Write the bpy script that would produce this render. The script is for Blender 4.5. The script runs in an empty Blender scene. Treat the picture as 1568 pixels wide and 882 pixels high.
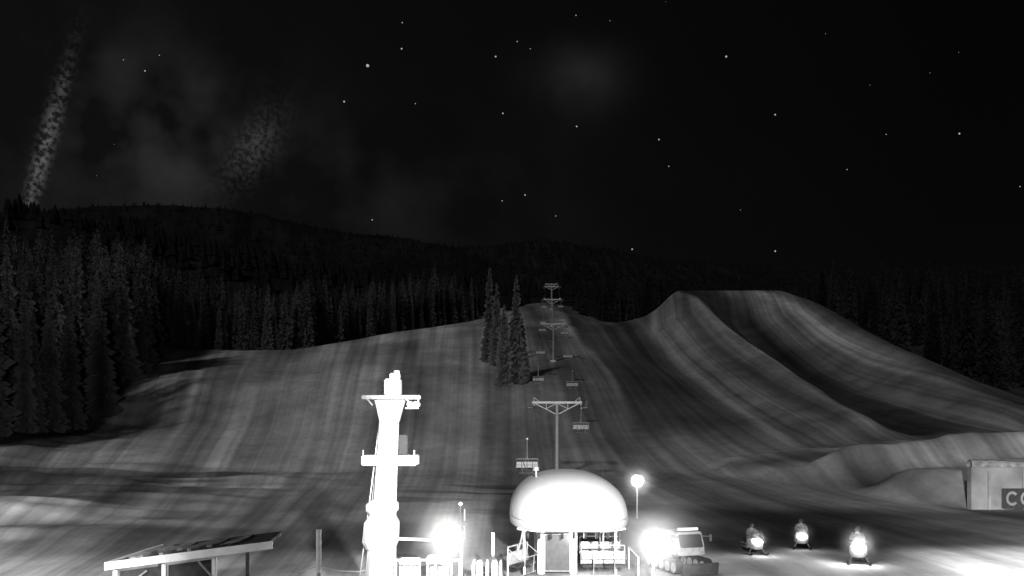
import bpy, bmesh, math, random
import numpy as np
from mathutils import Vector, Matrix
random.seed(7); rng=np.random.default_rng(7)
scene=bpy.context.scene
scene.view_settings.view_transform='Standard'
scene.view_settings.look='None'
scene.view_settings.exposure=0

# ------------------------------------------------------------ materials
def new_mat(name):
    m=bpy.data.materials.new(name); m.use_nodes=True
    nt=m.node_tree; b=nt.nodes['Principled BSDF']
    return m,nt,b
def gray_mat(name,v,rough=0.6,metal=0.0,var=0.25,scale=4.0,bump=0.0,rand=0.0,translucent=0.0):
    m,nt,b=new_mat(name)
    tc=nt.nodes.new('ShaderNodeTexCoord')
    n=nt.nodes.new('ShaderNodeTexNoise'); n.inputs['Scale'].default_value=scale; n.inputs['Detail'].default_value=6
    nt.links.new(tc.outputs['Object'],n.inputs['Vector'])
    mr=nt.nodes.new('ShaderNodeMapRange'); mr.inputs[1].default_value=0.3; mr.inputs[2].default_value=0.7
    mr.inputs[3].default_value=v*(1-var); mr.inputs[4].default_value=v*(1+var*0.6)
    nt.links.new(n.outputs['Fac'],mr.inputs[0])
    out=mr.outputs[0]
    if rand>0:
        oi=nt.nodes.new('ShaderNodeObjectInfo')
        mm=nt.nodes.new('ShaderNodeMapRange'); mm.inputs[3].default_value=1-rand; mm.inputs[4].default_value=1+rand
        nt.links.new(oi.outputs['Random'],mm.inputs[0])
        mu=nt.nodes.new('ShaderNodeMath'); mu.operation='MULTIPLY'
        nt.links.new(out,mu.inputs[0]); nt.links.new(mm.outputs[0],mu.inputs[1]); out=mu.outputs[0]
    nt.links.new(out,b.inputs['Base Color'])
    b.inputs['Roughness'].default_value=rough; b.inputs['Metallic'].default_value=metal
    if rough>=.9: b.inputs['Specular IOR Level'].default_value=.1
    if bump>0:
        bp=nt.nodes.new('ShaderNodeBump'); bp.inputs['Strength'].default_value=bump
        nt.links.new(n.outputs['Fac'],bp.inputs['Height']); nt.links.new(bp.outputs[0],b.inputs['Normal'])
    if translucent>0:
        t=nt.nodes.new('ShaderNodeBsdfTranslucent');nt.links.new(out,t.inputs['Color'])
        mx=nt.nodes.new('ShaderNodeMixShader');mx.inputs[0].default_value=translucent
        nt.links.new(b.outputs[0],mx.inputs[1]);nt.links.new(t.outputs[0],mx.inputs[2])
        nt.links.new(mx.outputs[0],nt.nodes['Material Output'].inputs['Surface'])
    return m
def emit_mat(name,s):
    m,nt,b=new_mat(name)
    b.inputs['Base Color'].default_value=(.9,.9,.9,1)
    b.inputs['Emission Color'].default_value=(1,1,1,1)
    b.inputs['Emission Strength'].default_value=s
    return m
M_white=gray_mat('white_paint',.76,.5,var=.2,scale=2)
M_shell=gray_mat('canopy_fibreglass',.82,.5,var=.06,scale=1.2)
M_steel=gray_mat('galvanised_steel',.42,.5,0.3,var=.3,scale=6)
M_dark=gray_mat('dark_steel',.06,.5,0.2,var=.3)
M_black=gray_mat('black_rubber',.025,.7)
M_glass=gray_mat('dark_glass',.03,.12)
M_wood=gray_mat('weathered_wood',.25,.8,var=.4,scale=9,bump=.3)
M_fabric=gray_mat('dark_fabric',.05,.9,var=.4,scale=3)
M_cloth=gray_mat('ski_clothing',.5,.85)
M_cab=gray_mat('groomer_paint',.28,.5,var=.3,scale=3)
M_roof=gray_mat('roof_sheet',.10,.9,var=.6,scale=1.5)
M_roofsnow=gray_mat('roof_snow',.34,.95,var=.6,scale=2.5,bump=.3)
M_wall=gray_mat('concrete_wall_plaster',.34,.95,var=.4,scale=.45,bump=.2)
M_lamp=emit_mat('lamp_glow',25)
M_small=emit_mat('small_lamp_glow',12)
M_fol=gray_mat('spruce_needles',.05,.95,var=.6,scale=.35,rand=.5,translucent=.4)
M_folF=gray_mat('spruce_needles_lit',.155,.95,var=.35,scale=.12,rand=.5,translucent=.5)  # same needles in a lighter colour, so the left forest looks lamplit
M_folL=gray_mat('spruce_needles_frosted',.30,.95,var=.25,scale=.5,rand=.15,translucent=.45)
M_bark=gray_mat('bark',.08,.9,scale=8)

# ------------------------------------------------------------ mesh helpers
def empty(name,loc=(0,0,0),rotz=0):
    e=bpy.data.objects.new(name,None); scene.collection.objects.link(e)
    e.location=loc; e.rotation_euler=(0,0,rotz); e.empty_display_size=.5; return e
def add_mesh(name,bm,mat,parent=None,smooth=False):
    me=bpy.data.meshes.new(name); bm.to_mesh(me); bm.free()
    if smooth:
        for p in me.polygons: p.use_smooth=True
    o=bpy.data.objects.new(name,me); scene.collection.objects.link(o)
    if mat: me.materials.append(mat)
    if parent: o.parent=parent
    return o
def box(name,c,s,mat,parent=None,bev=.02,rot=(0,0,0)):
    bm=bmesh.new(); bmesh.ops.create_cube(bm,size=1)
    for v in bm.verts: v.co=Vector((v.co.x*s[0],v.co.y*s[1],v.co.z*s[2]))
    b=min(bev,min(s)*.3)
    if b>0: bmesh.ops.bevel(bm,geom=bm.edges[:],offset=b,segments=2,affect='EDGES')
    o=add_mesh(name,bm,mat,parent); o.location=c; o.rotation_euler=rot; return o
def tube_bm(bm,p,q,r1,r2=None,seg=10):
    p=Vector(p);q=Vector(q); r2=r1 if r2 is None else r2
    d=q-p; L=d.length
    mt=Matrix.Translation((p+q)/2)@d.to_track_quat('Z','Y').to_matrix().to_4x4()
    bmesh.ops.create_cone(bm,cap_ends=True,segments=seg,radius1=r1,radius2=r2,depth=L,matrix=mt)
def tubes(name,lst,mat,parent=None,seg=10):
    bm=bmesh.new()
    for t in lst:
        tube_bm(bm,t[0],t[1],t[2],t[3] if len(t)>3 else None,seg)
    return add_mesh(name,bm,mat,parent,smooth=False)
def loft(name,rings,mat,parent=None,smooth=True,cap=True):
    bm=bmesh.new(); R=[]
    for r in rings: R.append([bm.verts.new(p) for p in r])
    n=len(R[0])
    for a,b in zip(R[:-1],R[1:]):
        for i in range(n): bm.faces.new((a[i],a[(i+1)%n],b[(i+1)%n],b[i]))
    if cap:
        bm.faces.new(R[0][::-1]); bm.faces.new(R[-1])
    bmesh.ops.recalc_face_normals(bm,faces=bm.faces[:])
    return add_mesh(name,bm,mat,parent,smooth)
def light(name,kind,loc,power,parent=None,target=None,angle=60,blend=.5,radius=.3):
    l=bpy.data.lights.new(name,kind); l.energy=power
    if kind in('POINT','SPOT'): l.shadow_soft_size=radius
    if kind=='SPOT': l.spot_size=math.radians(angle); l.spot_blend=blend
    o=bpy.data.objects.new(name,l); scene.collection.objects.link(o); o.location=loc
    if target is not None:
        o.rotation_euler=(Vector(target)-Vector(loc)).to_track_quat('-Z','Y').to_euler()
    if parent: o.parent=parent
    return o

# ------------------------------------------------------------ terrain
def sstep(t): t=np.clip(t,0,1); return t*t*(3-2*t)
def hsh(i,j,s=0): 
    v=np.sin(i*127.1+j*311.7+s*74.7)*43758.5453; return v-np.floor(v)
def vn(x,y,s=0):
    xi=np.floor(x);yi=np.floor(y);fx=x-xi;fy=y-yi
    fx=fx*fx*(3-2*fx);fy=fy*fy*(3-2*fy)
    return (hsh(xi,yi,s)*(1-fx)+hsh(xi+1,yi,s)*fx)*(1-fy)+(hsh(xi,yi+1,s)*(1-fx)+hsh(xi+1,yi+1,s)*fx)*fy
def fbm(x,y,s=0,o=4):
    r=0;a=.5
    for k in range(o): r=r+a*(vn(x,y,s+k)-.5); x=x*2.03;y=y*2.03;a*=.5
    return r
SEC=[(-200,[(0,0)]),(30,[(0,0)]),(45,[(-200,2),(-60,.4),(0,0),(100,.3),(200,2)]),
(60,[(-200,3),(-60,.9),(-30,.3),(0,0),(60,0),(100,1),(200,4)]),
(95,[(-300,12),(-100,4),(-50,1),(0,0),(35,0),(60,1),(110,2),(300,8)]),
(122,[(-300,20),(-120,8),(-80,3.2),(-40,1),(0,.2),(30,.5),(45,2),(70,3.5),(100,3.5),(130,3),(300,12)]),
(146,[(-300,29),(-120,11.5),(-84,6),(-40,3.6),(0,3),(30,2.8),(48,3.5),(64,5.0),(90,5.6),(108,5),(300,16)]),
(163,[(-300,34),(-130,14),(-98,9),(-82,6.5),(-40,6),(0,5.5),(25,5),(46,5.6),(49,6.6),(64.5,9.6),(69.5,5.8),(84,7.2),(91,9.8),(94,10.0),(110,7),(300,20)]),
(204,[(-300,48),(-140,24),(-90,17),(-60,16),(-20,16.5),(10,16.4),(30,14.5),(48,11.9),(51,13),(69,16.8),(77,10.4),(88,13.0),(97,17.3),(101,19),(115,14),(300,28)]),
(236,[(-300,56),(-140,30),(-97,23.5),(-60,22.5),(-20,24),(12,23.3),(32,21.5),(49,18),(52,19.6),(71.5,24.3),(81,16.0),(93,19.5),(101,24.3),(105.5,26.5),(120,20),(300,34)]),
(272,[(-300,64),(-140,36),(-105,30),(-69,29),(-27,31),(13,30.4),(35,28),(49,26),(52,28),(71,34.2),(81,26.2),(94,29.5),(102,33.5),(108.5,36),(125,28),(300,40)]),
(305,[(-300,75),(-140,42),(-103,34.5),(-86,33),(-30,37.7),(14,37.6),(38,36),(47,37),(50,40),(66.6,47.5),(77,40.5),(90,43.5),(99,46.5),(107,48.3),(125,36),(300,46)]),
(335,[(-300,83),(-140,47),(-100,38.5),(-86,36.5),(-33,43.6),(16,44),(40,44.4),(51,47.5),(55,50),(62.5,57.4),(70,57.2),(84,57.2),(103,57.6),(107,56),(125,44),(300,51)]),
(345,[(-300,86),(-140,49),(-100,39),(-86,37),(-33,45),(16,45.6),(40,45.8),(52,49.5),(56,52),(63.5,59.3),(70,59.3),(84,59.3),(104,59.3),(108,57.5),(125,45),(300,52)]),
(370,[(-300,92),(-140,55),(-86,42),(-33,48),(16,52),(40,50),(104,50),(125,46),(300,56)]),
(407,[(-300,105),(-86,48),(-33,54),(16,59.9),(60,50),(104,45),(300,60)]),
(500,[(-300,130),(-50,70),(20,76),(100,60),(300,75)]),
(900,[(-900,190),(-500,165),(0,140),(100,140),(600,135),(900,140)]),
(1500,[(-2000,280),(-866,318),(-700,358),(-535,367),(-424,356),(-259,320),(-71,293),(51,308),(128,292),(239,268),(460,260),(866,265),(2000,240)]),
(2200,[(0,180)]),(7000,[(0,110)])]
SY=np.array([s[0] for s in SEC],float)
XG=np.arange(-8000,8001,1.0)
ZS=[]
for y,pts in SEC:
    z=np.interp(XG,[p[0] for p in pts],[p[1] for p in pts])
    w=3 if y<600 else 40
    k=np.exp(-.5*(np.arange(-3*w,3*w+1)/ (w*.40))**2);k/=k.sum()
    z=np.convolve(np.pad(z,3*w,mode='edge'),k,mode='valid'); ZS.append(z)
ZS=np.array(ZS)
dY=np.diff(SY)[:,None]; dl=np.diff(ZS,axis=0)/dY
DS=np.zeros_like(ZS)
same=(dl[:-1]*dl[1:])>0
DS[1:-1]=np.where(same,2*dl[:-1]*dl[1:]/np.where(same,dl[:-1]+dl[1:],1),0)
DS[0]=dl[0];DS[-1]=dl[-1]
def xfoot(y): return np.interp(y,[60,78,95,125,160],[39.0,39.5,36.5,27.5,34])
YC=[150,163,204,236,272,305,340]
def xA(y): return np.interp(y,YC,[63,64.5,69,71.5,71,67.6,63.5])
def xB(y): return np.interp(y,YC,[88,91,97,101,102,99,92])
def xF(y): return np.interp(y,YC,[48,48,50,51,51,49,54])
def H(x,y):
    x=np.asarray(x,float);y=np.asarray(y,float)
    yc=np.clip(y,SY[0],SY[-1]-1e-3)
    i=np.clip(np.searchsorted(SY,yc,side='right')-1,0,len(SY)-2)
    gx=np.clip((x-XG[0]),0,len(XG)-2.001); j=gx.astype(int); f=gx-j
    g=lambda A,ii: A[ii,j]*(1-f)+A[ii,j+1]*f
    h=SY[i+1]-SY[i]; t=(yc-SY[i])/h
    z=(2*t**3-3*t**2+1)*g(ZS,i)+(t**3-2*t**2+t)*h*g(DS,i)+(-2*t**3+3*t**2)*g(ZS,i+1)+(t**3-t**2)*h*g(DS,i+1)
    wob=1.6*fbm(x/9,y/9,3)
    edge=sstep((x-xfoot(y)-wob)/4)
    fade=1-sstep((x-130)/40)
    m=edge*sstep((y-77.5-wob*.5)/1.8)
    z=z+m*(3.3+1.6*fbm(x/6,y/9,5))*(1-sstep((y-90)/9))*fade
    lip=np.exp(-((y-109-2.5*np.sin(x/8))/3.6)**2)*sstep((x-xfoot(y)-1)/7)
    z=z+lip*(2.9+1.5*fbm(x/8,y/8,6))*fade
    z=z+sstep((x-xfoot(y)-wob)/4)*sstep((y-95)/8)*(1-sstep((y-130)/12))*1.3
    a=sstep((-x-18)/14)*sstep((y-50)/10)*(1-sstep((y-118)/20))
    z=z+a*3.4*fbm(x/26,y/9,9,3)
    a2=sstep((-x-48)/20)*sstep((y-118)/20)*(1-sstep((y-215)/30))
    z=z+a2*4.5*fbm(x/18,y/16,11,3)
    near=1-sstep((y-450)/200)
    flatm=1-.85*sstep((x-52)/6)*sstep((y-322)/8)*(1-sstep((y-355)/10))
    z=z+near*flatm*(.6*fbm(x/14,y/22,13)+.08*fbm(x/3,y/4,17,3))*sstep((y-25)/20)
    # parallel benches left by the machines on the long bank
    u=(x-xF(y));onm=sstep(u/2)*(1-sstep((x-108)/3))*sstep((y-155)/12)*(1-sstep((y-318)/12))
    z=z+onm*(1.3*(vn(u/3.6,y/160,61)-.5)+.7*(vn(u/1.7,y/120,63)-.5))
    z=z+(1-near)*10*fbm(x/90,y/60,21)
    return z
def Hs(x,y): return float(H(np.array([x]),np.array([y]))[0])
NC=620
ys=np.concatenate([np.linspace(-200,20,16),20*np.exp(np.linspace(0,math.log(7000/20),400))[1:]])
ys=np.unique(np.concatenate([ys,np.arange(74,130,.6),np.arange(130,400,1.5)])); NR=len(ys)
tt=np.linspace(-1,1,NC); tt=np.sign(tt)*np.abs(tt)**1.25*1.15
YY,TT=np.meshgrid(ys,tt,indexing='ij'); XX=TT*np.maximum(YY+25,150)
ZZ=H(XX,YY)
verts=np.stack([XX,YY,ZZ],-1).reshape(-1,3)
idx=np.arange(NR*NC).reshape(NR,NC)
faces=np.stack([idx[:-1,:-1],idx[:-1,1:],idx[1:,1:],idx[1:,:-1]],-1).reshape(-1,4)
me=bpy.data.meshes.new('ground'); me.vertices.add(len(verts)); me.vertices.foreach_set('co',verts.ravel())
me.loops.add(faces.size); me.loops.foreach_set('vertex_index',faces.ravel())
me.polygons.add(len(faces)); me.polygons.foreach_set('loop_start',np.arange(0,faces.size,4)); me.polygons.foreach_set('loop_total',np.full(len(faces),4))
me.polygons.foreach_set('use_smooth',np.ones(len(faces),bool))
me.update(); me.validate()
def xleft(y): return np.interp(y,[40,95,130,163,204,240,285],[-120,-92,-77,-77,-87,-95,-112])
def ytop(x): return np.interp(x,[-112,-70,-30,-16,0,34,46,60],[282,290,375,395,520,520,395,372])
def forest(x,y):
    return (x<xleft(y))|(y>ytop(x))|((x>113)&(y>120))|((x>150)&(y>60))
def cover_and_shade(x,y):
    n=fbm(x/20,y/30,31); n2=fbm(x/6,y/5,37)
    c=np.full_like(x,.34)
    c=c+.17*sstep((-x)/15)*sstep((x+66)/15)*sstep((y-120)/40)
    flat=1-sstep((y-120)/50); c=c*(1+.45*flat)  # flat ground lightened in colour to offset the moon's grazing angle
    e=23+1.5*np.sin(y/30)
    up=sstep((y-140)/40)
    c=c-.10*sstep((x-4)/4)*up
    c=c-.13*sstep((x-e)/2)*(1-sstep((x-xF(y)+2)/2))*up
    c=c+.09*np.exp(-((x-e)/1.2)**2)*sstep((y-120)/30)
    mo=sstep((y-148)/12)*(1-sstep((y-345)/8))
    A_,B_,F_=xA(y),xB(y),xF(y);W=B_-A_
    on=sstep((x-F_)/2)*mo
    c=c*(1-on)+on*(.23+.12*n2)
    c=c+.13*np.exp(-((x-F_-.5)/1.1)**2)*mo+.17*np.exp(-((x-A_+1.0)/1.6)**2)*mo  # lit edge of crest A painted as a lighter line
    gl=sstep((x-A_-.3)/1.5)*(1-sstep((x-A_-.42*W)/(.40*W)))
    c=c*(1-.80*gl*mo)  # crest shadow across the gully, painted into the ground colour
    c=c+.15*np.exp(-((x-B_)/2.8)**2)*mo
    c=c*(1-.45*sstep((x-B_-2.5)/3)*mo)  # crest B's lit edge and shaded far side, painted as tone
    c=c*(1-.5*np.exp(-((y-147)/6)**2)*sstep((x-50)/8))  # shadow line along the toe of the bank, painted in
    lf=sstep((-x-14)/8)
    p=sstep((.02+fbm(x/30,y/8,41)+.2*sstep((-x-35)/20))/.08)*(1-sstep((y-112)/14))*sstep((-x-26)/10)*sstep((y-69)/4)
    c=c*(1-.68*p)
    rd=66+2.2*np.sin(x/9)
    c=c*(1+.5*lf*np.exp(-((y-rd)/1.8)**2))
    c=c*(1-.45*lf*sstep((y-47)/5)*(1-sstep((y-rd+4)/3))*(.7+1.2*n2))
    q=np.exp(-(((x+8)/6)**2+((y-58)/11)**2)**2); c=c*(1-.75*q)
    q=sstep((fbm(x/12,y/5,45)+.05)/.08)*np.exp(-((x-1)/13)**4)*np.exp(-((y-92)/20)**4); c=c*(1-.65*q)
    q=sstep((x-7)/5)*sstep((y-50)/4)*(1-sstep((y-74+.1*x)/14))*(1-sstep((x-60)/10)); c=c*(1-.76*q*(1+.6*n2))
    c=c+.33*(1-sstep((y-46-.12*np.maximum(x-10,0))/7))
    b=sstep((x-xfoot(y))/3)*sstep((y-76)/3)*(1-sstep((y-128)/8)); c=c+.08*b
    c=c*(1-.65*b*np.exp(-((y-98)/5)**2)); c=c*(1-.6*sstep((x-xfoot(y))/3)*np.exp(-((y-122)/7)**2))  # shade in the hollows behind berm and lip, put into the colour
    c=c+.16*np.exp(-(((x+80)/9)**2+((y-188)/20)**2))
    c=c*(1+.7*n+.25*n2)
    fo=forest(x,y)
    c=np.where(fo,np.where(y>300,.014,.05+.03*n2),c)
    return np.clip(c,.012,.85)
cov=cover_and_shade(XX,YY)
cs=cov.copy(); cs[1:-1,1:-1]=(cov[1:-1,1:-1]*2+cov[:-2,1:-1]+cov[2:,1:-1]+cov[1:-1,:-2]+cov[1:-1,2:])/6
at=me.attributes.new('cover_and_shade','FLOAT','POINT'); at.data.foreach_set('value',cs.ravel().astype(np.float32))
flow=np.where(XX<0,XX/(13+.23*np.maximum(YY,0))*55,XX)
mk=(YY>145)&(YY<360)&(XX>xF(YY)); flow=np.where(mk,50+(XX-xF(YY))*1.6,flow)
fa=me.attributes.new('flow','FLOAT_VECTOR','POINT'); fa.data.foreach_set('vector',np.stack([flow,YY,np.zeros_like(YY)],-1).ravel().astype(np.float32))
m,nt,b=new_mat('groomed_snow_and_soil')
A=nt.nodes.new('ShaderNodeAttribute');A.attribute_name='cover_and_shade'
F=nt.nodes.new('ShaderNodeAttribute');F.attribute_name='flow'
def mapn(vec,scale,nscale,detail=4):
    mp=nt.nodes.new('ShaderNodeMapping');mp.inputs['Scale'].default_value=scale
    nt.links.new(vec,mp.inputs['Vector'])
    n=nt.nodes.new('ShaderNodeTexNoise');n.inputs['Scale'].default_value=nscale;n.inputs['Detail'].default_value=detail
    nt.links.new(mp.outputs[0],n.inputs['Vector']);return n
def rng_node(n,a,b2,lo=.3,hi=.7):
    r=nt.nodes.new('ShaderNodeMapRange');r.inputs[1].default_value=lo;r.inputs[2].default_value=hi;r.inputs[3].default_value=a;r.inputs[4].default_value=b2
    nt.links.new(n.outputs['Fac'],r.inputs[0]);return r.outputs[0]
def mul(a,b2):
    x=nt.nodes.new('ShaderNodeMath');x.operation='MULTIPLY';nt.links.new(a,x.inputs[0]);nt.links.new(b2,x.inputs[1]);return x.outputs[0]
s1=rng_node(mapn(F.outputs['Vector'],(.11,.004,1),1,2),.45,1.55)
s2=rng_node(mapn(F.outputs['Vector'],(.5,.005,1),1,1),.74,1.26)
s2b=rng_node(mapn(F.outputs['Vector'],(1.6,.006,1),1,1),.90,1.10)
tc=nt.nodes.new('ShaderNodeTexCoord')
s3n=mapn(tc.outputs['Object'],(1,.5,1),.5,6); s3=rng_node(s3n,.88,1.12)
s4=rng_node(mapn(tc.outputs['Object'],(1,.5,1),.05,3),.70,1.30)
s5=rng_node(mapn(tc.outputs['Object'],(1,.4,1),2.2,3),.92,1.08)
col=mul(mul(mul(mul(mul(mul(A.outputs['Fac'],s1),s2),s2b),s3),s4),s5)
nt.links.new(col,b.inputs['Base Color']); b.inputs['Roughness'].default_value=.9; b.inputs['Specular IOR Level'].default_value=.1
bp=nt.nodes.new('ShaderNodeBump');bp.inputs['Strength'].default_value=.3;bp.inputs['Distance'].default_value=.25
nt.links.new(s3n.outputs['Fac'],bp.inputs['Height']);nt.links.new(bp.outputs[0],b.inputs['Normal'])
me.materials.append(m)
ground=bpy.data.objects.new('ground',me);scene.collection.objects.link(ground)

# ------------------------------------------------------------ conifers
def conifer_mesh(name,h,seed,levels=46,width=.13,fol=None):
    r=random.Random(seed); V=[];Fc=[];mi=[]
    def tri(p,q,s): 
        n=len(V);V.extend([p,q,s]);Fc.append((n,n+1,n+2));mi.append(0)
    R0=h*width
    for i in range(levels):
        t=(i+.5*r.random())/levels
        z=h*(.04+.96*t); rad=R0*((1-t)**.68)*(.7+.5*r.random())+.16
        nb=max(6,int(13*(1-t)+5))
        for k in range(nb):
            if r.random()<.1: continue
            a=r.random()*2*math.pi; L=rad*(.6+.5*r.random()); dr=L*(.35+.4*r.random())
            ca,sa=math.cos(a),math.sin(a)
            segs=2
            for sg in range(segs):
                u0=sg/segs*.85;u1=(sg+1.2)/segs
                w=L*.22*(1.15-u0)+.09
                zz0=z-dr*u0**1.3;zz1=z-dr*min(u1,1.2)**1.3
                jx=(r.random()-.5)*.25*w
                tri((ca*L*u0-sa*w,sa*L*u0+ca*w,zz0-w*.6*r.random()),(ca*L*u0+sa*w,sa*L*u0-ca*w,zz0-w*.6*r.random()),(ca*L*u1+jx,sa*L*u1-jx,zz1-.25*w))
                mx,my=ca*L*(u0+u1)/2,sa*L*(u0+u1)/2
                tri((ca*L*u0,sa*L*u0,zz0+.05),(ca*L*u1,sa*L*u1,zz1),(mx+jx,my,(zz0+zz1)/2-w*(1.3+1.4*r.random())))
    n=len(V); ns=7; rt=h*.014
    for j in range(ns): V.append((rt*math.cos(j*6.283/ns),rt*math.sin(j*6.283/ns),-1.0))
    V.append((0,0,h*.99))
    for j in range(ns): Fc.append((n+j,n+(j+1)%ns,n+ns));mi.append(1)
    me=bpy.data.meshes.new(name);me.from_pydata(V,[],Fc);me.materials.append(fol or M_fol);me.materials.append(M_bark)
    me.polygons.foreach_set('material_index',mi);me.update();return me
WD=[.10,.13,.115,.09,.14]
CM=[conifer_mesh('spruce_mesh_%d'%i,24,i+1,width=WD[i]) for i in range(5)]
CMF=[conifer_mesh('spruce_lit_mesh_%d'%i,24,i+11,width=WD[i]*.85,fol=M_folF) for i in range(5)]
def scatter(name,n,x0,x1,y0,y1,hmin,hmax,cond,meshes):
    e=empty(name)
    X=rng.uniform(x0,x1,n*8);Y=rng.uniform(y0,y1,n*8)
    ok=cond(X,Y);X=X[ok][:n];Y=Y[ok][:n];Z=H(X,Y)
    cl=fbm(X/14,Y/14,71)
    for x,y,z,q in zip(X,Y,Z,cl):
        o=bpy.data.objects.new('tree',random.choice(meshes));scene.collection.objects.link(o)
        o.parent=e;o.location=(x,y,z-.3)
        s=random.uniform(hmin,hmax)/24*(1+.5*q)
        o.scale=(s*random.uniform(.85,1.2),s*random.uniform(.85,1.2),s);o.rotation_euler=(random.uniform(-.03,.03),random.uniform(-.03,.03),random.uniform(0,6.28))
scatter('spruce_forest',560,-160,-60,85,290,19,33,lambda x,y:(x<xleft(y)-1)&(y<290)&(x>xleft(y)-50),CMF)
scatter('spruce_forest',480,-170,-2,283,400,15,24,lambda x,y:(y>ytop(x)+1)&(x<-2)&(y<ytop(x)+55),CMF)
scatter('spruce_forest',330,112,190,125,420,14,24,lambda x,y:x>114,CM)
scatter('spruce_forest',260,30,170,378,470,14,24,lambda x,y:(y>ytop(x)+2),CM)
n=5000
X=rng.uniform(-1,1,n);Y=rng.uniform(440,1500,n);X=X*(Y*.68+60)
ok=~((np.abs(X-(14.8+(Y-340)*.042))<14)&(Y<800));X=X[ok];Y=Y[ok];Z=H(X,Y);n=len(X)
hh=rng.uniform(9,15,n)*(1+fbm(X/40,Y/40,77))*np.interp(Y,[900,1400],[1,.4]);V=[];Fc=[]
for x,y,z,h in zip(X,Y,Z,hh):
    a0=random.random()*6
    for (zb,zt,w) in((.0,.6,.30),(.4,1,.18)):
        k=len(V);w*=h*random.uniform(.8,1.2)
        for j in range(5):V.append((x+w*math.cos(a0+j*1.2566),y+w*math.sin(a0+j*1.2566),z+zb*h+random.uniform(-.05,.05)*h))
        V.append((x,y,z+zt*h))
        for j in range(5):Fc.append((k+j,k+(j+1)%5,k+5))
me2=bpy.data.meshes.new('distant_forest');me2.from_pydata(V,[],Fc);me2.materials.append(gray_mat('distant_needles',.011,.95,scale=.02))
o=bpy.data.objects.new('distant_forest',me2);scene.collection.objects.link(o)
for i,(x,y,h,w) in enumerate([(1.0,206,25.5,.10),(-1.8,204,19,.12),(-6.0,238,26,.09),(2.4,210,15,.12),(-4.0,232,22,.10)]):
    mm=conifer_mesh('spruce_near_%d'%i,h,50+i,levels=90,width=w,fol=M_folL)
    o=bpy.data.objects.new('spruce_tree',mm);scene.collection.objects.link(o);o.location=(x,y,Hs(x,y)-.3)

# ------------------------------------------------------------ chairlift
def linex(y): return 2.8+(y-42)*.0425
def build_chair(name,anchor,parent=None,seats=4,drop=2.9,rotz=0):
    e=empty(name,anchor,rotz)
    if parent: e.parent=parent
    w=2.1
    tubes('hanger',[((0,0,0),(0,.12,-.5),.045),((0,.12,-.5),(0,.35,-1.3),.045),((0,.35,-1.3),(0,.3,-drop+1.0),.045),
        ((-w/2,.3,-drop+1.0),(w/2,.3,-drop+1.0),.04),((-w/2,.3,-drop+1.0),(-w/2,.32,-drop+.1),.035),((w/2,.3,-drop+1.0),(w/2,.32,-drop+.1),.035)],M_steel,e)
    box('grip',(0,0,.05),(.18,.5,.2),M_steel,e)
    for k in range(seats):
        x=-w/2+w/seats*(k+.5)
        box('seat_%d'%(k+1),(x,.02,-drop+.08),(w/seats-.05,.5,.09),M_dark if k%2 else M_fabric,e,.03,(.12,0,0))
        box('backrest_%d'%(k+1),(x,.28,-drop+.42),(w/seats-.05,.08,.6),M_steel,e,.03,(-.15,0,0))
    tubes('safety_bar',[((-w/2,.28,-drop+.9),(-w/2,-.35,-drop+.45),.02),((w/2,.28,-drop+.9),(w/2,-.35,-drop+.45),.02),((-w/2,-.35,-drop+.45),(w/2,-.35,-drop+.45),.02),
        ((-.5,-.35,-drop+.45),(-.5,-.3,-drop-.35),.018),((.5,-.35,-drop+.45),(.5,-.3,-drop-.35),.018),((-.8,-.3,-drop-.35),(.8,-.3,-drop-.35),.02)],M_steel,e,8)
    return e
def build_tower(y,h):
    x=linex(y);z=Hs(x,y);e=empty('chairlift_tower',(x,y,z))
    tubes('column',[((0,0,-.5),(0,0,h-.2),.36,.24)],M_steel,e,20)
    tubes('footing',[((0,0,-1),(0,0,.35),.9)],M_white,e,20)
    box('crossarm',(0,0,h),(6.9,.35,.3),M_white,e)
    tubes('braces',[((-3,0,h-.15),(-.2,0,h-1.6),.08),((3,0,h-.15),(.2,0,h-1.6),.08),((-1.5,0,h-.1),(-1.5,0,h-.85),.05),((1.5,0,h-.1),(1.5,0,h-.85),.05),((-1.5,0,h-.85),(0,0,h-.1),.05),((1.5,0,h-.85),(0,0,h-.1),.05),
       ((-3.2,0,h+.7),(-3.2,0,h),.04),((3.2,0,h+.7),(3.2,0,h),.04),((-3.2,0,h+.7),(-2.4,0,h+.1),.04),((3.2,0,h+.7),(2.4,0,h+.1),.04)],M_white,e)
    for s in(-1,1):
        box('sheave_beam',(s*3.2,0,h-.35),(.16,3.0,.2),M_steel,e)
        tubes('sheaves',[((s*3.2-.07,k*.42,h-.62),(s*3.2+.07,k*.42,h-.62),.2) for k in range(-3,4)],M_dark,e,16)
        box('catwalk',(s*3.75,0,h-.75),(.6,3.2,.05),M_steel,e)
        tubes('catwalk_rail',[((s*4.05,-1.6,h+.25),(s*4.05,1.6,h+.25),.025)]+[((s*4.05,k,h-.75),(s*4.05,k,h+.25),.02) for k in(-1.6,0,1.6)],M_steel,e,6)
    tubes('ladder',[((-.15,-.45,0),(-.15,-.38,h-1),.02),((.15,-.45,0),(.15,-.38,h-1),.02)]+[((-.15,-.44,k*.35),(.15,-.44,k*.35),.012) for k in range(1,int(h/.35)-3)],M_steel,e,6)
    return z+h-.4
tw=[(123,10.2),(243,10.3),(340,10.5),(420,11),(500,11)]
tops=[(y,build_tower(y,h)) for y,h in tw]
ryz=[(50,3.7)]+tops
def rope_z(y):
    for (a,za),(b_,zb) in zip(ryz[:-1],ryz[1:]):
        if a<=y<=b_:
            t=(y-a)/(b_-a);return za+(zb-za)*t-4*t*(1-t)*(b_-a)*.012
    return ryz[-1][1]
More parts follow.
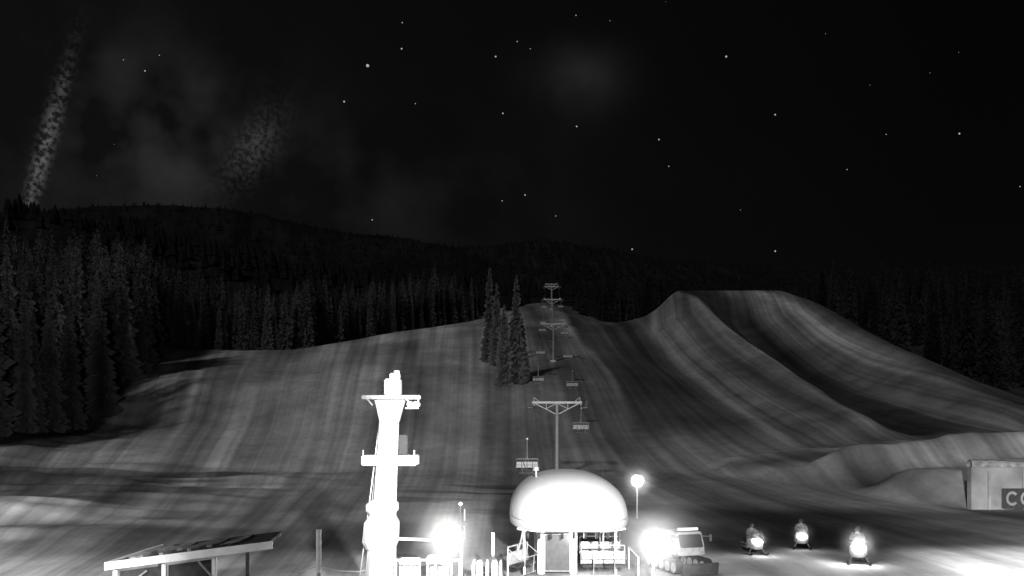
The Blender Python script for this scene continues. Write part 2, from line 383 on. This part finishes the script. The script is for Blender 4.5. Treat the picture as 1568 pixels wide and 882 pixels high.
for s in(-1,1):
    cu=bpy.data.curves.new('haul_rope','CURVE');cu.dimensions='3D';cu.bevel_depth=.03;cu.bevel_resolution=1
    sp=cu.splines.new('POLY');yy=np.linspace(50,500,120);sp.points.add(len(yy)-1)
    for p,y in zip(sp.points,yy):
        off=3.2 if y>70 else 1.9+1.3*(y-50)/20
        p.co=(linex(y)+s*off,y,rope_z(y),1)
    o=bpy.data.objects.new('haul_rope',cu);scene.collection.objects.link(o);cu.materials.append(M_steel)
for s,L in((1,[119,165,206,250,298,345]),(-1,[86,172,212,262,290,340])):
    for y in L: build_chair('lift_chair',(linex(y)+s*3.2,y,rope_z(y)))

# ------------------------------------------------------------ lift station
st=empty('chairlift_station',(2.9,47.5,0))
bm=bmesh.new();R=[];nrow,ncol=26,56
for i in range(nrow):
    ph=i/nrow*math.pi/2
    rr=math.cos(ph)**.86; zz=2.78+(4.95-2.78)*math.sin(ph)**.95
    R.append([bm.verts.new((3.02*rr*math.copysign(abs(math.cos(t))**.8,math.cos(t)),6.1*rr**.7*math.copysign(abs(math.sin(t))**.6,math.sin(t)),zz)) for t in np.linspace(0,2*math.pi,ncol,endpoint=False)])
tp=bm.verts.new((0,0,4.95))
for p,q in zip(R[:-1],R[1:]):
    for j in range(ncol):bm.faces.new((p[j],p[(j+1)%ncol],q[(j+1)%ncol],q[j]))
for j in range(ncol):bm.faces.new((R[-1][j],R[-1][(j+1)%ncol],tp))
bmesh.ops.recalc_face_normals(bm,faces=bm.faces[:])
o=add_mesh('canopy_roof',bm,M_shell,st,True);sm=o.modifiers.new('s','SOLIDIFY');sm.thickness=.06;sm.offset=-1
rings=[]
for z,sc in((2.38,.985),(2.44,1.0),(2.74,1.008),(2.775,1.003)):
    rings.append([(3.02*sc*math.copysign(abs(math.cos(t))**.8,math.cos(t)),6.1*sc*math.copysign(abs(math.sin(t))**.6,math.sin(t)),z) for t in np.linspace(0,2*math.pi,56,endpoint=False)])
o=loft('canopy_skirt',rings,M_white,st,True,cap=False);sm=o.modifiers.new('s','SOLIDIFY');sm.thickness=.05
box('underside',(0,0,2.7),(5.0,9.4,.12),M_steel,st)
for x in(-1.45,.15): box('column',(x,-3.2,1.25),(.36,.5,2.6),M_white,st,.04)
for x in(-2.3,2.2): box('side_column',(x,-3.9,1.25),(.12,.14,2.5),M_white,st)
for x in(-1.45,.15): box('rear_column',(x,3.2,1.25),(.36,.5,2.6),M_white,st,.04)
box('control_panel',(-.65,-3.6,1.05),(1.2,.12,1.75),M_dark,st)
box('control_panel_frame',(-.65,-3.53,1.05),(1.32,.05,1.87),M_steel,st)
box('front_beam',(0,-4.6,2.3),(4.7,.16,.16),M_white,st)
for k in range(9):
    x=-2.2+k*.55
    tubes('conveyor_tyre',[((x,-4.9,2.1),(x+.12,-4.9,2.1),.2)],M_black,st,16)
tubes('bullwheel',[((0,-2.0,2.25),(0,-2.0,2.4),2.1)],M_steel,st,40)
tubes('guide_rail',[((-2.6,-4.3,2.32),(-2.6,4.5,2.32),.06),((2.6,-4.3,2.32),(2.6,4.5,2.32),.06),((-2.6,-4.3,2.32),(-1.7,-5.2,2.32),.06),((-1.7,-5.2,2.32),(1.7,-5.2,2.32),.06),((2.6,-4.3,2.32),(1.7,-5.2,2.32),.06)],M_white,st)
build_chair('station_chair',(1.5,-4.9,2.3),st,drop=1.75)
build_chair('station_chair_side',(-2.35,-4.4,2.3),st,seats=2,drop=1.75,rotz=1.1)
build_chair('station_chair_rear',(1.7,-1.4,2.3),st,drop=1.75)
tubes('barrier',[((-3.1,-5.4,0),(-3.1,-5.4,1.1),.04),((-3.1,-5.4,1.1),(-3.1,-2,1.1),.04),((-3.1,-2,0),(-3.1,-2,1.1),.04),((3.1,-5.4,0),(3.1,-5.4,1.1),.04),((3.1,-5.4,1.1),(3.1,-2,1.1),.04),((3.1,-2,0),(3.1,-2,1.1),.04)],M_white,st)
tubes('roof_beacon',[((-1.65,-1.5,4.4),(-1.65,-1.5,5.05),.05),((-1.65,-1.5,5.0),(-1.65,-1.5,5.2),.16)],M_steel,st,12)
light('station_light','POINT',(.2,-4.2,1.9),150,st,radius=.3)

# ------------------------------------------------------------ mast
ma=empty('lift_mast',(0,30,0))
def sq(cx,z,wx,wy,ch=.25):
    a,b_=wx/2,wy/2;c=ch*min(a,b_)
    return [(cx-a+c,-b_,z),(cx+a-c,-b_,z),(cx+a,-b_+c,z),(cx+a,b_-c,z),(cx+a-c,b_,z),(cx-a+c,b_,z),(cx-a,b_-c,z),(cx-a,-b_+c,z)]
loft('column',[sq(-4.55,-.3,1.1,1.1),sq(-4.42,2.3,.92,.9),sq(-4.3,4.6,.7,.7),sq(-4.15,7.5,.6,.6),sq(-4.12,8.2,.6,.6)],M_white,ma,False)
loft('head',[sq(-4.14,7.5,.62,.62),sq(-4.13,7.9,.8,.7),sq(-4.12,8.22,.98,.75)],M_white,ma,False)
loft('collar',[sq(-4.38,4.35,.75,.75),sq(-4.38,4.5,1.0,1.0),sq(-4.38,4.72,1.0,1.0),sq(-4.36,4.85,.74,.74)],M_white,ma,False)
loft('lower_housing',[sq(-4.42,3.2,.9,.9),sq(-4.44,3.45,1.12,1.1),sq(-4.4,4.1,1.08,1.05),sq(-4.38,4.35,.78,.8)],M_white,ma,False)
box('crossarm',(-4.08,0,8.32),(1.98,.3,.13),M_steel,ma)
box('neck',(-4.02,0,8.66),(.54,.5,.56),M_white,ma,.04)
box('cap',(-3.95,0,9.03),(.34,.32,.2),M_white,ma,.03)
tubes('finial',[((-3.9,0,9.1),(-3.9,0,9.22),.1)],M_white,ma,12)
tubes('sheave_bracket',[((-3.6,-.1,8.28),(-3.25,-.1,7.95),.03),((-3.15,-.1,8.28),(-3.2,-.1,7.95),.03),((-3.6,-.1,7.95),(-3.15,-.1,7.95),.03),((-4.9,-.1,8.28),(-4.7,-.1,8.05),.03)],M_steel,ma)
tubes('sheave_wheels',[((-3.45,-.12,8.08),(-3.4,.05,8.08),.11),((-3.25,-.12,8.08),(-3.2,.05,8.08),.11)],M_steel,ma,14)
box('platform',(-4.1,0,6.2),(1.82,1.1,.34),M_white,ma,.03)
tubes('platform_rail',[((x,-.5,6.3),(x,-.5,6.55),.02) for x in(-4.95,-3.25)],M_white,ma)
box('dark_loudspeaker',(-3.66,-.1,6.72),(.3,.35,.66),M_black,ma,.03)
box('cable_box',(-4.12,-.42,5.5),(.22,.14,.5),M_steel,ma)
tubes('guy_cables',[((-4.45,0,7.7),(-5.15,0,2.2),.022),((-4.45,.1,7.7),(-5.0,.1,2.2),.022),((-5.15,0,2.2),(-5.25,0,-.1),.022),((-5.0,.1,2.2),(-5.1,.1,-.1),.022),((-4.5,-.2,6.0),(-4.95,-.2,2.0),.03)],M_white,ma,6)
tubes('ladder',[((-4.22,-.45,1),(-4.02,-.36,7.6),.02),((-3.98,-.45,1),(-3.8,-.36,7.6),.02)]+[((-4.22+.2*(k/22),-.45+.09*k/22,1+k*.3),(-3.98+.18*(k/22),-.45+.09*k/22,1+k*.3),.012) for k in range(22)],M_steel,ma,6)

# ------------------------------------------------------------ shelter hut lower left
hu=empty('shelter_hut',(-10.6,30,0))
def slab(name,pts,th,mat):
    bm=bmesh.new();a=[bm.verts.new(p) for p in pts];b_=[bm.verts.new((p[0],p[1],p[2]-th)) for p in pts];n=len(a)
    bm.faces.new(a);bm.faces.new(b_[::-1])
    for i in range(n):bm.faces.new((a[i],b_[i],b_[(i+1)%n],a[(i+1)%n]))
    bmesh.ops.recalc_face_normals(bm,faces=bm.faces[:]);return add_mesh(name,bm,mat,hu)
def rz(x,y): return 2.86+(x+2.6)*.128-(y+1)*(.012+.004*(x+2.6)/5.2)
slab('roof',[(-2.6,-1,rz(-2.6,-1)),(2.6,-1,rz(2.6,-1)),(1.9,3.6,rz(1.9,3.6)),(-2.6,3.6,rz(-2.6,3.6))],.12,M_roof)
slab('fascia',[(-2.7,-1.07,2.9),(2.78,-1.07,3.6),(2.78,-1.004,3.6),(-2.7,-1.004,2.9)],.26,M_white)
slab('left_fascia',[(-2.7,-1.0,2.9),(-2.62,-1.0,2.9),(-2.62,3.6,2.86),(-2.7,3.6,2.86)],.2,M_white)
for k,(x0,w_) in enumerate([(-2.3,.8),(-1.35,.6),(-.5,.95),(.8,.5)]):
    y0=-.7+.2*(k%3);pp=[]
    for t in np.linspace(0,2*math.pi,18,endpoint=False):
        r_=1+.18*math.sin(3*t+k)+.1*math.sin(5*t+2*k)
        x=x0+w_/2+w_/2*r_*math.cos(t)*1.05;y=y0+1.6+1.7*r_*math.sin(t)*.9
        pp.append((x,y,rz(x,y)+.09))
    slab('snow_patch',pp,.12,M_roofsnow)
for x,zt in((-2.45,2.6),(-.85,2.82),(.8,3.05)):
    box('post',(x,-.8,zt/2),(.14,.14,zt),M_white,hu)
for x in(-2.45,.8):box('rear_post',(x,2.9,1.35),(.14,.14,2.7),M_wood,hu)
slab('fabric_panel',[(-2.35,-.7,2.55),(-.95,-.7,2.73),(-.95,-.66,2.73),(-2.35,-.66,2.55)],2.3,M_fabric)
slab('fabric_panel_2',[(-.75,-.7,2.75),(.7,-.7,2.95),(.7,-.66,2.95),(-.75,-.66,2.75)],2.4,M_fabric)
tubes('diagonal_brace',[((-2.3,-.85,1.9),(-1.4,-.85,2.6),.04),((.75,-.85,2.4),(.3,-.85,2.9),.04)],M_wood,hu)
box('floor',(-.8,1,.1),(3.6,3.8,.16),M_wood,hu)

# ------------------------------------------------------------ posts and ropes
def marker(x,y,h,r=.07):
    e=empty('marker_post',(x,y,Hs(x,y)))
    tubes('upper_sleeve',[((0,0,h*.62),(0,0,h),r)],M_white,e,12);tubes('pole',[((0,0,-.2),(0,0,h*.62),r*.8)],M_steel,e,12)
    box('padding',(0,0,h*.52),(.24,.24,.35),M_dark,e,.05)
marker(-6.54,30,3.86,.09);marker(-.85,40,2.6,.07);marker(-3.1,58,2.0,.05)
cu=bpy.data.curves.new('barrier_rope','CURVE');cu.dimensions='3D';cu.bevel_depth=.02
sp=cu.splines.new('POLY');pts=[(-8.2,30,2.2),(-7.4,30,2.35),(-6.54,30,2.62),(-5.9,30,2.45),(-5.2,30,2.42),(-4.8,30,2.5)];sp.points.add(len(pts)-1)
for p,q in zip(sp.points,pts):p.co=(*q,1)
o=bpy.data.objects.new('barrier_rope',cu);scene.collection.objects.link(o);cu.materials.append(M_white)

ga=empty('boarding_gate',(-2.6,38.5,0))
L=[]
for k in range(9):
    x=-2.1+k*.32;L.append(((x,-2.5,0),(x,-2.5,1.9),.035))
L+=[((-2.3,-2.5,1.9),(.6,-2.5,1.9),.05),((-2.3,-2.5,1.2),(.6,-2.5,1.2),.04),((-2.6,0,2.45),(0.4,0,2.35),.07),((-2.6,0,0),(-2.6,0,2.5),.07),((.4,0,0),(.4,0,2.4),.06)]
for x in(.9,1.5,2.1):L+=[((x,0,0),(x,0,1.25),.05),((x,0,1.25),(x,1.6,1.25),.05),((x,1.6,1.25),(x,1.6,0),.05),((x,0,.7),(x,1.6,.7),.04)]
tubes('railings',L,M_white,ga)
for x in(1.2,1.85):box('card_reader',(x,.2,.8),(.26,.6,1.3),M_white,ga,.05)
box('cabinet',(-.7,.6,.8),(.9,.6,1.6),M_white,ga,.05)
box('cabinet_2',(-1.9,.6,.75),(.9,.6,1.5),M_white,ga,.05)
box('cabinet_door',(-.7,.28,.85),(.7,.03,1.3),M_steel,ga)

# ------------------------------------------------------------ lamps; scatter volumes added round them stand in for lens glare
def glare_mat(d,s):
    m=bpy.data.materials.new('lamp_glare_scatter');m.use_nodes=True;nt=m.node_tree;nt.nodes.clear()
    o=nt.nodes.new('ShaderNodeOutputMaterial');v=nt.nodes.new('ShaderNodeVolumeScatter');v.inputs['Anisotropy'].default_value=0
    tc=nt.nodes.new('ShaderNodeTexCoord');ln=nt.nodes.new('ShaderNodeVectorMath');ln.operation='DOT_PRODUCT'
    nt.links.new(tc.outputs['Object'],ln.inputs[0]);nt.links.new(tc.outputs['Object'],ln.inputs[1])
    a=nt.nodes.new('ShaderNodeMath');a.operation='MULTIPLY';a.inputs[1].default_value=-1/(s*s);nt.links.new(ln.outputs['Value'],a.inputs[0])
    e=nt.nodes.new('ShaderNodeMath');e.operation='EXPONENT';nt.links.new(a.outputs[0],e.inputs[0])
    k=nt.nodes.new('ShaderNodeMath');k.operation='MULTIPLY';k.inputs[1].default_value=d;nt.links.new(e.outputs[0],k.inputs[0])
    nt.links.new(k.outputs[0],v.inputs['Density'])
    nt.links.new(v.outputs[0],o.inputs['Volume']);return m
def glare(parent,loc,s,d):
    bm=bmesh.new();bmesh.ops.create_icosphere(bm,subdivisions=4,radius=s*2.3)
    o=add_mesh('lamp_glare_volume',bm,glare_mat(d,s),parent,True);o.location=loc
def flood(x,y,z,power,r=.34):
    g=Hs(x,y);e=empty('floodlight',(x,y,g))
    zz=z-g
    tubes('pole',[((0,.25,-.2),(0,.25,zz+.1),.06)],M_steel,e)
    tubes('housing',[((0,.22,zz),(0,-.02,zz),r*.55,r*1.12)],M_steel,e,24)
    tubes('lens',[((0,-.02,zz),(0,-.06,zz),r)],M_lamp,e,24)
    light('bulb','POINT',(0,-.35,zz),power,e,radius=.2)
    glare(e,(0,-.35,zz),1.3,.11)
flood(-2.9,40,2.35,1200,.5);flood(6.5,40.6,1.98,1200,.46)
def lamp_post(x,y,z,power):
    g=Hs(x,y);e=empty('street_lamp',(x,y,g));zz=z-g
    tubes('pole',[((0,.15,-.2),(0,.15,zz),.06,.05)],M_steel,e)
    bm=bmesh.new();bmesh.ops.create_icosphere(bm,subdivisions=3,radius=.46);o=add_mesh('globe',bm,M_lamp,e,True);o.location=(0,0,zz)
    tubes('cap',[((0,0,zz+.42),(0,0,zz+.52),.3,.1)],M_steel,e,16)
    light('bulb','POINT',(0,-.6,zz),power,e,radius=.3)
    glare(e,(0,-.5,zz),1.0,.14)
lamp_post(9.9,70,2.95,300)
def small_lamp(x,y,z):
    g=Hs(x,y);e=empty('marker_lamp',(x,y,g))
    tubes('pole',[((0,0,-.2),(0,0,z-g),.03)],M_steel,e)
    bm=bmesh.new();bmesh.ops.create_icosphere(bm,subdivisions=2,radius=.11);o=add_mesh('bulb',bm,M_small,e,True);o.location=(0,0,z-g)
small_lamp(-3.6,62,1.85)

# ------------------------------------------------------------ snow groomer right of station
def prism(name,prof,w,mat,parent,loc=(0,0,0)):
    bm=bmesh.new();a=[bm.verts.new((-w/2,p[0],p[1])) for p in prof];b_=[bm.verts.new((w/2,p[0],p[1])) for p in prof];n=len(a)
    bm.faces.new(a);bm.faces.new(b_[::-1])
    for i in range(n):bm.faces.new((a[i],a[(i+1)%n],b_[(i+1)%n],b_[i]))
    bmesh.ops.recalc_face_normals(bm,faces=bm.faces[:])
    bmesh.ops.bevel(bm,geom=bm.edges[:],offset=min(.04,w*.1),segments=2,affect='EDGES')
    o=add_mesh(name,bm,mat,parent);o.location=loc;return o
gr=empty('snow_groomer',(8.6,44.8,0),.3);gr.scale=(.93,.93,.97)
prism('cab',[(-1.1,.95),(-1.0,1.5),(-.7,2.1),(.5,2.15),(.6,.95)],1.55,M_cab,gr)
prism('windscreen',[(-1.07,1.35),(-.74,2.0),(-.7,1.98),(-1.0,1.35)],1.35,M_glass,gr,(0,-.05,0))
for s in(-1,1):
    box('side_window',(s*.785,-.2,1.7),(.03,.9,.5),M_glass,gr)
    prism('track',[(-1.5,.35),(-1.2,.05),(1.9,.05),(2.2,.4),(1.9,.75),(-1.2,.75)],.5,M_black,gr,(s*.85,0,0))
    tubes('wheels',[((s*.85-.28,k,.38),(s*.85+.28,k,.38),.26) for k in(-1.1,-.4,.3,1.0,1.8)],M_steel,gr,16)
    tubes('mirror_arm',[((s*.7,-.9,1.9),(s*1.1,-1.1,1.9),.03),((s*1.1,-1.1,1.65),(s*1.1,-1.1,2.0),.07)],M_dark,gr)
box('engine_deck',(0,1.2,1.1),(1.5,1.5,.6),M_cab,gr,.06)
prism('blade',[(-2.0,.05),(-1.9,.1),(-1.95,.4),(-2.05,.7),(-2.12,.7),(-2.06,.4)],2.1,M_dark,gr)
tubes('blade_arms',[((-.5,-1.2,.5),(-.5,-1.95,.45),.07),((.5,-1.2,.5),(.5,-1.95,.45),.07)],M_steel,gr)
box('roof_lights',(0,-.6,2.25),(1.2,.15,.14),M_white,gr)

# ------------------------------------------------------------ snowmobiles with riders
def rider(parent):
    J={'pel':(0,.42,.86,.17),'sp':(0,.34,1.12,.17),'ch':(0,.22,1.34,.19),'nk':(0,.17,1.5,.075),'hd':(0,.13,1.66,.1),
       'sl':(-.2,.2,1.4,.085),'el':(-.34,-.02,1.2,.065),'hl':(-.34,-.28,1.1,.05),'sr':(.2,.2,1.4,.085),'er':(.34,-.02,1.2,.065),'hr':(.34,-.28,1.1,.05),
       'tl':(-.13,.36,.84,.12),'kl':(-.27,-.05,.82,.085),'al':(-.3,.12,.42,.06),'fl':(-.3,-.1,.37,.055),
       'tr':(.13,.36,.84,.12),'kr':(.27,-.05,.82,.085),'ar':(.3,.12,.42,.06),'fr':(.3,-.1,.37,.055)}
    E=[('pel','sp'),('sp','ch'),('ch','nk'),('nk','hd'),('ch','sl'),('sl','el'),('el','hl'),('ch','sr'),('sr','er'),('er','hr'),('pel','tl'),('tl','kl'),('kl','al'),('al','fl'),('pel','tr'),('tr','kr'),('kr','ar'),('ar','fr')]
    ks=list(J);me=bpy.data.meshes.new('rider');me.from_pydata([J[k][:3] for k in ks],[(ks.index(a),ks.index(b_)) for a,b_ in E],[])
    o=bpy.data.objects.new('rider',me);scene.collection.objects.link(o);o.parent=parent
    md=o.modifiers.new('skin','SKIN')
    for i,k in enumerate(ks):
        d=me.skin_vertices[0].data[i];d.radius=(J[k][3],J[k][3]);d.use_root=(i==0)
    o.modifiers.new('sub','SUBSURF').levels=1;o.modifiers['sub'].render_levels=1
    me.materials.append(M_cloth)
    bm=bmesh.new();bmesh.ops.create_uvsphere(bm,u_segments=20,v_segments=14,radius=.145)
    for v in bm.verts:v.co.z*=1.1;v.co.y*=1.12
    h=add_mesh('helmet',bm,M_dark,parent,True);h.location=(0,.12,1.68)
    box('goggles',(0,-.02,1.69),(.2,.06,.09),M_glass,parent,.02)
    for s in(-1,1):
        for f in range(4): tubes('glove_finger',[((s*.34+(f-1.5)*.026,-.27,1.12),(s*.34+(f-1.5)*.026,-.33,1.09),.013),((s*.34+(f-1.5)*.026,-.33,1.09),(s*.34+(f-1.5)*.026,-.3,1.05),.012)],M_dark,parent,6)
def snowmobile(x,y,rot,power,sc=1,ms=.42,md=.28):
    e=empty('snowmobile',(x,y,Hs(x,y)),rot);e.scale=(sc,sc,sc)
    rings=[]
    for yy,w,zb,zt in((-1.15,.3,.42,.58),(-1.05,.62,.34,.78),(-.75,.82,.3,.95),(-.4,.86,.3,1.02),(0,.7,.32,.9),(.25,.46,.35,.76)):
        rings.append([(w/2*math.copysign(abs(math.cos(t))**.7,math.cos(t)),yy,(zb+zt)/2+(zt-zb)/2*math.copysign(abs(math.sin(t))**.8,math.sin(t))) for t in np.linspace(0,2*math.pi,20,endpoint=False)])
    loft('hood',rings,M_white,e)
    prism('windshield',[(-.62,.95),(-.42,1.32),(-.38,1.32),(-.5,.95)],.55,M_glass,e)
    prism('seat',[(.1,.5),(.15,.76),(.9,.74),(1.25,.8),(1.3,.6),(1.0,.48)],.38,M_black,e)
    prism('track',[(-.3,.1),(0,.02),(1.3,.02),(1.55,.22),(1.35,.42),(0,.42)],.4,M_black,e)
    box('tunnel',(0,.75,.46),(.48,1.7,.08),M_steel,e)
    for s in(-1,1):
        prism('ski',[(-1.5,.2),(-1.35,.05),(-.3,.01),(-.3,.04),(-1.33,.09),(-1.47,.22)],.16,M_dark,e,(s*.48,0,0))
        tubes('suspension',[((s*.48,-.85,.06),(s*.3,-.8,.42),.03),((s*.48,-.85,.1),(s*.25,-.6,.4),.02)],M_steel,e,8)
        tubes('headlight',[((s*.17,-1.0,.78),(s*.17,-1.06,.77),.13)],M_lamp,e,20)
        box('running_board',(s*.3,.4,.33),(.2,1.2,.04),M_steel,e)
    tubes('handlebar',[((-.4,-.28,1.08),(.4,-.28,1.08),.02),((0,-.28,1.08),(0,-.4,.9),.025)],M_black,e,8)
    rider(e)
    light('headlamp','POINT',(0,-1.2,1.05),power,e,radius=.15)
    glare(e,(0,-1.1,1.0),ms,md)
    return e
snowmobile(13.95,51.5,.05,50,.95);snowmobile(17.6,54,-.25,50,.95);snowmobile(18.7,48,-.3,190,1.05,.6,.25)

# ------------------------------------------------------------ retaining wall and banner
rw=empty('retaining_wall',(0,77,0))
box('wall_body',(54.5,.6,1.2),(29,.8,5.0),M_wall,rw,.05)
bm=bmesh.new();rg=[]
for i in range(60):
    x=40+29*i/59;hh_=.18+.5*vn(np.array(x/2.2),np.array(1.0),5)
    rg.append([bm.verts.new(p) for p in((x,.1,3.7),(x,.2,3.7+hh_*.8),(x,.6,3.7+hh_),(x,1.0,3.7+hh_*.7),(x,1.1,3.7))])
for a,b_ in zip(rg[:-1],rg[1:]):
    for i in range(4):bm.faces.new((a[i],b_[i],b_[i+1],a[i+1]))
add_mesh('snow_cap',bm,M_roofsnow,rw,True)
for x in np.arange(41.5,69,3.0): box('buttress',(x,.1,1.1),(.22,.2,4.4),M_wall,rw,.02)
bx=empty('sponsor_banner',(44.75,76.7,0))
box('panel',(0,0,1.0),(4.7,.05,1.75),M_dark,bx)
def ring_letter(cx,open_):
    bm=bmesh.new();n=24;a0=.7 if open_ else 0
    pr=None
    for t in np.linspace(a0,2*math.pi-a0,n):
        q=[bm.verts.new((cx+r*math.cos(t),-.04,1.0+r*math.sin(t)*1.15)) for r in(.34,.54)]
        if pr:bm.faces.new((pr[0],pr[1],q[1],q[0]))
        pr=q
    add_mesh('letter',bm,M_wall,bx)
ring_letter(-1.5,True);ring_letter(-.25,True);ring_letter(.95,False)
for x in(-2.3,0,2.3):tubes('banner_stake',[((x,.06,-.4),(x,.06,2.0),.035)],M_steel,bx)

# ------------------------------------------------------------ stars
cat=[(-221,551,2.6),(-169,577,1.4),(-257,496,1.5),(-25,565,1.4),(328,565,1.7),(-562,543,1.2),(-14,478,1.3),(99,458,1.3),(225,438,1.3),(403,476,1.4),(685,447,1.5),(184,270,1.3),(403,267,1.4),(20,353,1.2),
(-214,315,1),(-540,567,.8),(-168,617,1),(98,628,.9),(-15,344,.9),(67,321,.8),(513,392,.8),(573,446,.8),(240,397,.9),(-595,560,.8),(778,366,.9),(-148,493,.8),(8,588,.9),(28,577,.7),(350,330,.6),(640,540,.5),(480,600,.5),(150,620,.6)]
bm=bmesh.new()
rr=random.Random(3)
for i in range(30): cat.append((rr.uniform(-1600,1600),rr.uniform(350,1400),rr.uniform(.3,.42)))
for dx,dz,s in cat:
    d=Vector((dx,1358,dz));d=d/1358*6000
    bmesh.ops.create_icosphere(bm,subdivisions=1,radius=s*4.3,matrix=Matrix.Translation(d))
add_mesh('stars',bm,emit_mat('starlight',.34),None)

# ------------------------------------------------------------ world
w=bpy.data.worlds.new('World');scene.world=w;w.use_nodes=True;nt=w.node_tree;nt.nodes.clear()
S=Vector((-.32,-.75,.46)).normalized()
el=math.asin(S.z);az=math.atan2(S.x,S.y)
N=nt.nodes.new;Lk=nt.links.new
out=N('ShaderNodeOutputWorld');sky=N('ShaderNodeTexSky');sky.sky_type='NISHITA';sky.sun_disc=False;sky.sun_elevation=el;sky.sun_rotation=az
bw=N('ShaderNodeRGBToBW');Lk(sky.outputs[0],bw.inputs[0]);bg=N('ShaderNodeBackground');bg.inputs[1].default_value=.00022;Lk(bw.outputs[0],bg.inputs[0])
tc=N('ShaderNodeTexCoord');sep=N('ShaderNodeSeparateXYZ');Lk(tc.outputs['Generated'],sep.inputs[0])
def MA(op,a,b_=None,c=None):
    n=N('ShaderNodeMath');n.operation=op
    for i,v in enumerate((a,b_,c)):
        if v is None:continue
        if isinstance(v,(int,float)):n.inputs[i].default_value=v
        else:Lk(v,n.inputs[i])
    return n.outputs[0]
yy=MA('MAXIMUM',sep.outputs[1],.02)
px=MA('DIVIDE',sep.outputs[0],yy);pz=MA('DIVIDE',sep.outputs[2],yy)
def blob(cx,cz,rx,rz,rot=0):
    c,s=math.cos(rot),math.sin(rot)
    dx=MA('SUBTRACT',px,cx);dz=MA('SUBTRACT',pz,cz)
    u=MA('DIVIDE',MA('ADD',MA('MULTIPLY',dx,c),MA('MULTIPLY',dz,s)),rx)
    v=MA('DIVIDE',MA('SUBTRACT',MA('MULTIPLY',dz,c),MA('MULTIPLY',dx,s)),rz)
    return MA('POWER',2.718,MA('MULTIPLY',MA('ADD',MA('MULTIPLY',u,u),MA('MULTIPLY',v,v)),-1.0))
def wn(scale,detail,lo,hi,a,b_):
    n=N('ShaderNodeTexNoise');n.inputs['Scale'].default_value=scale;n.inputs['Detail'].default_value=detail;Lk(tc.outputs['Generated'],n.inputs['Vector'])
    r=N('ShaderNodeMapRange');r.inputs[1].default_value=lo;r.inputs[2].default_value=hi;r.inputs[3].default_value=a;r.inputs[4].default_value=b_;Lk(n.outputs['Fac'],r.inputs[0]);return r.outputs[0]
cl=wn(9,4,.40,.66,.05,1.9);sp=wn(230,2,.40,.64,.1,1.9)
t1=MA('MULTIPLY',MA('ADD',MA('MULTIPLY',blob(-.40,.34,.15,.085,-.3),.013),MA('MULTIPLY',blob(-.3,.26,.3,.08),.004)),cl)
t1=MA('ADD',t1,MA('MULTIPLY',MA('MULTIPLY',blob(.074,.39,.050,.036,.2),.0105),wn(14,3,.3,.65,.4,1.3)))
t2=MA('MULTIPLY',MA('ADD',MA('MULTIPLY',blob(-.527,.31,.0085,.08,-.27),.05),MA('MULTIPLY',blob(-.292,.31,.020,.042,-.6),.016)),sp)
gr_=N('ShaderNodeMapRange');gr_.inputs[1].default_value=-.6;gr_.inputs[2].default_value=.5;gr_.inputs[3].default_value=.0038;gr_.inputs[4].default_value=.0009;Lk(px,gr_.inputs[0])
tot=MA('ADD',MA('ADD',t1,t2),gr_.outputs[0])
bg2=N('ShaderNodeBackground');Lk(tot,bg2.inputs[0]);bg2.inputs[1].default_value=1
ad=N('ShaderNodeAddShader');Lk(bg.outputs[0],ad.inputs[0]);Lk(bg2.outputs[0],ad.inputs[1]);Lk(ad.outputs[0],out.inputs[0])

sun=bpy.data.lights.new('moon_light','SUN');sun.energy=.68;sun.angle=math.radians(5)
so=bpy.data.objects.new('moon_light',sun);scene.collection.objects.link(so);so.rotation_euler=S.to_track_quat('Z','Y').to_euler()
light('building_floodlight','SPOT',(3,4,9.5),165000,None,(0.5,42,3.9),32,.6,.4)
light('building_floodlight_right','SPOT',(14,14,9),360000,None,(27,35,0),46,1.0,.4)
light('building_floodlight_left','SPOT',(-9,8,9),90000,None,(-20,32,0),42,1.0,.4)
light('forest_fill_light','SPOT',(-12,3,10),90000,None,(-88,150,18),44,1.0,1.0)  # unseen fill added to lift the dark left forest

cam=bpy.data.cameras.new('Camera');co=bpy.data.objects.new('Camera',cam);scene.collection.objects.link(co)
co.location=(0,0,7.4);co.rotation_euler=(math.radians(90),0,0);cam.lens=31.18;cam.sensor_width=36;cam.shift_y=209/1568;cam.clip_end=20000;cam.clip_start=.1
scene.camera=co
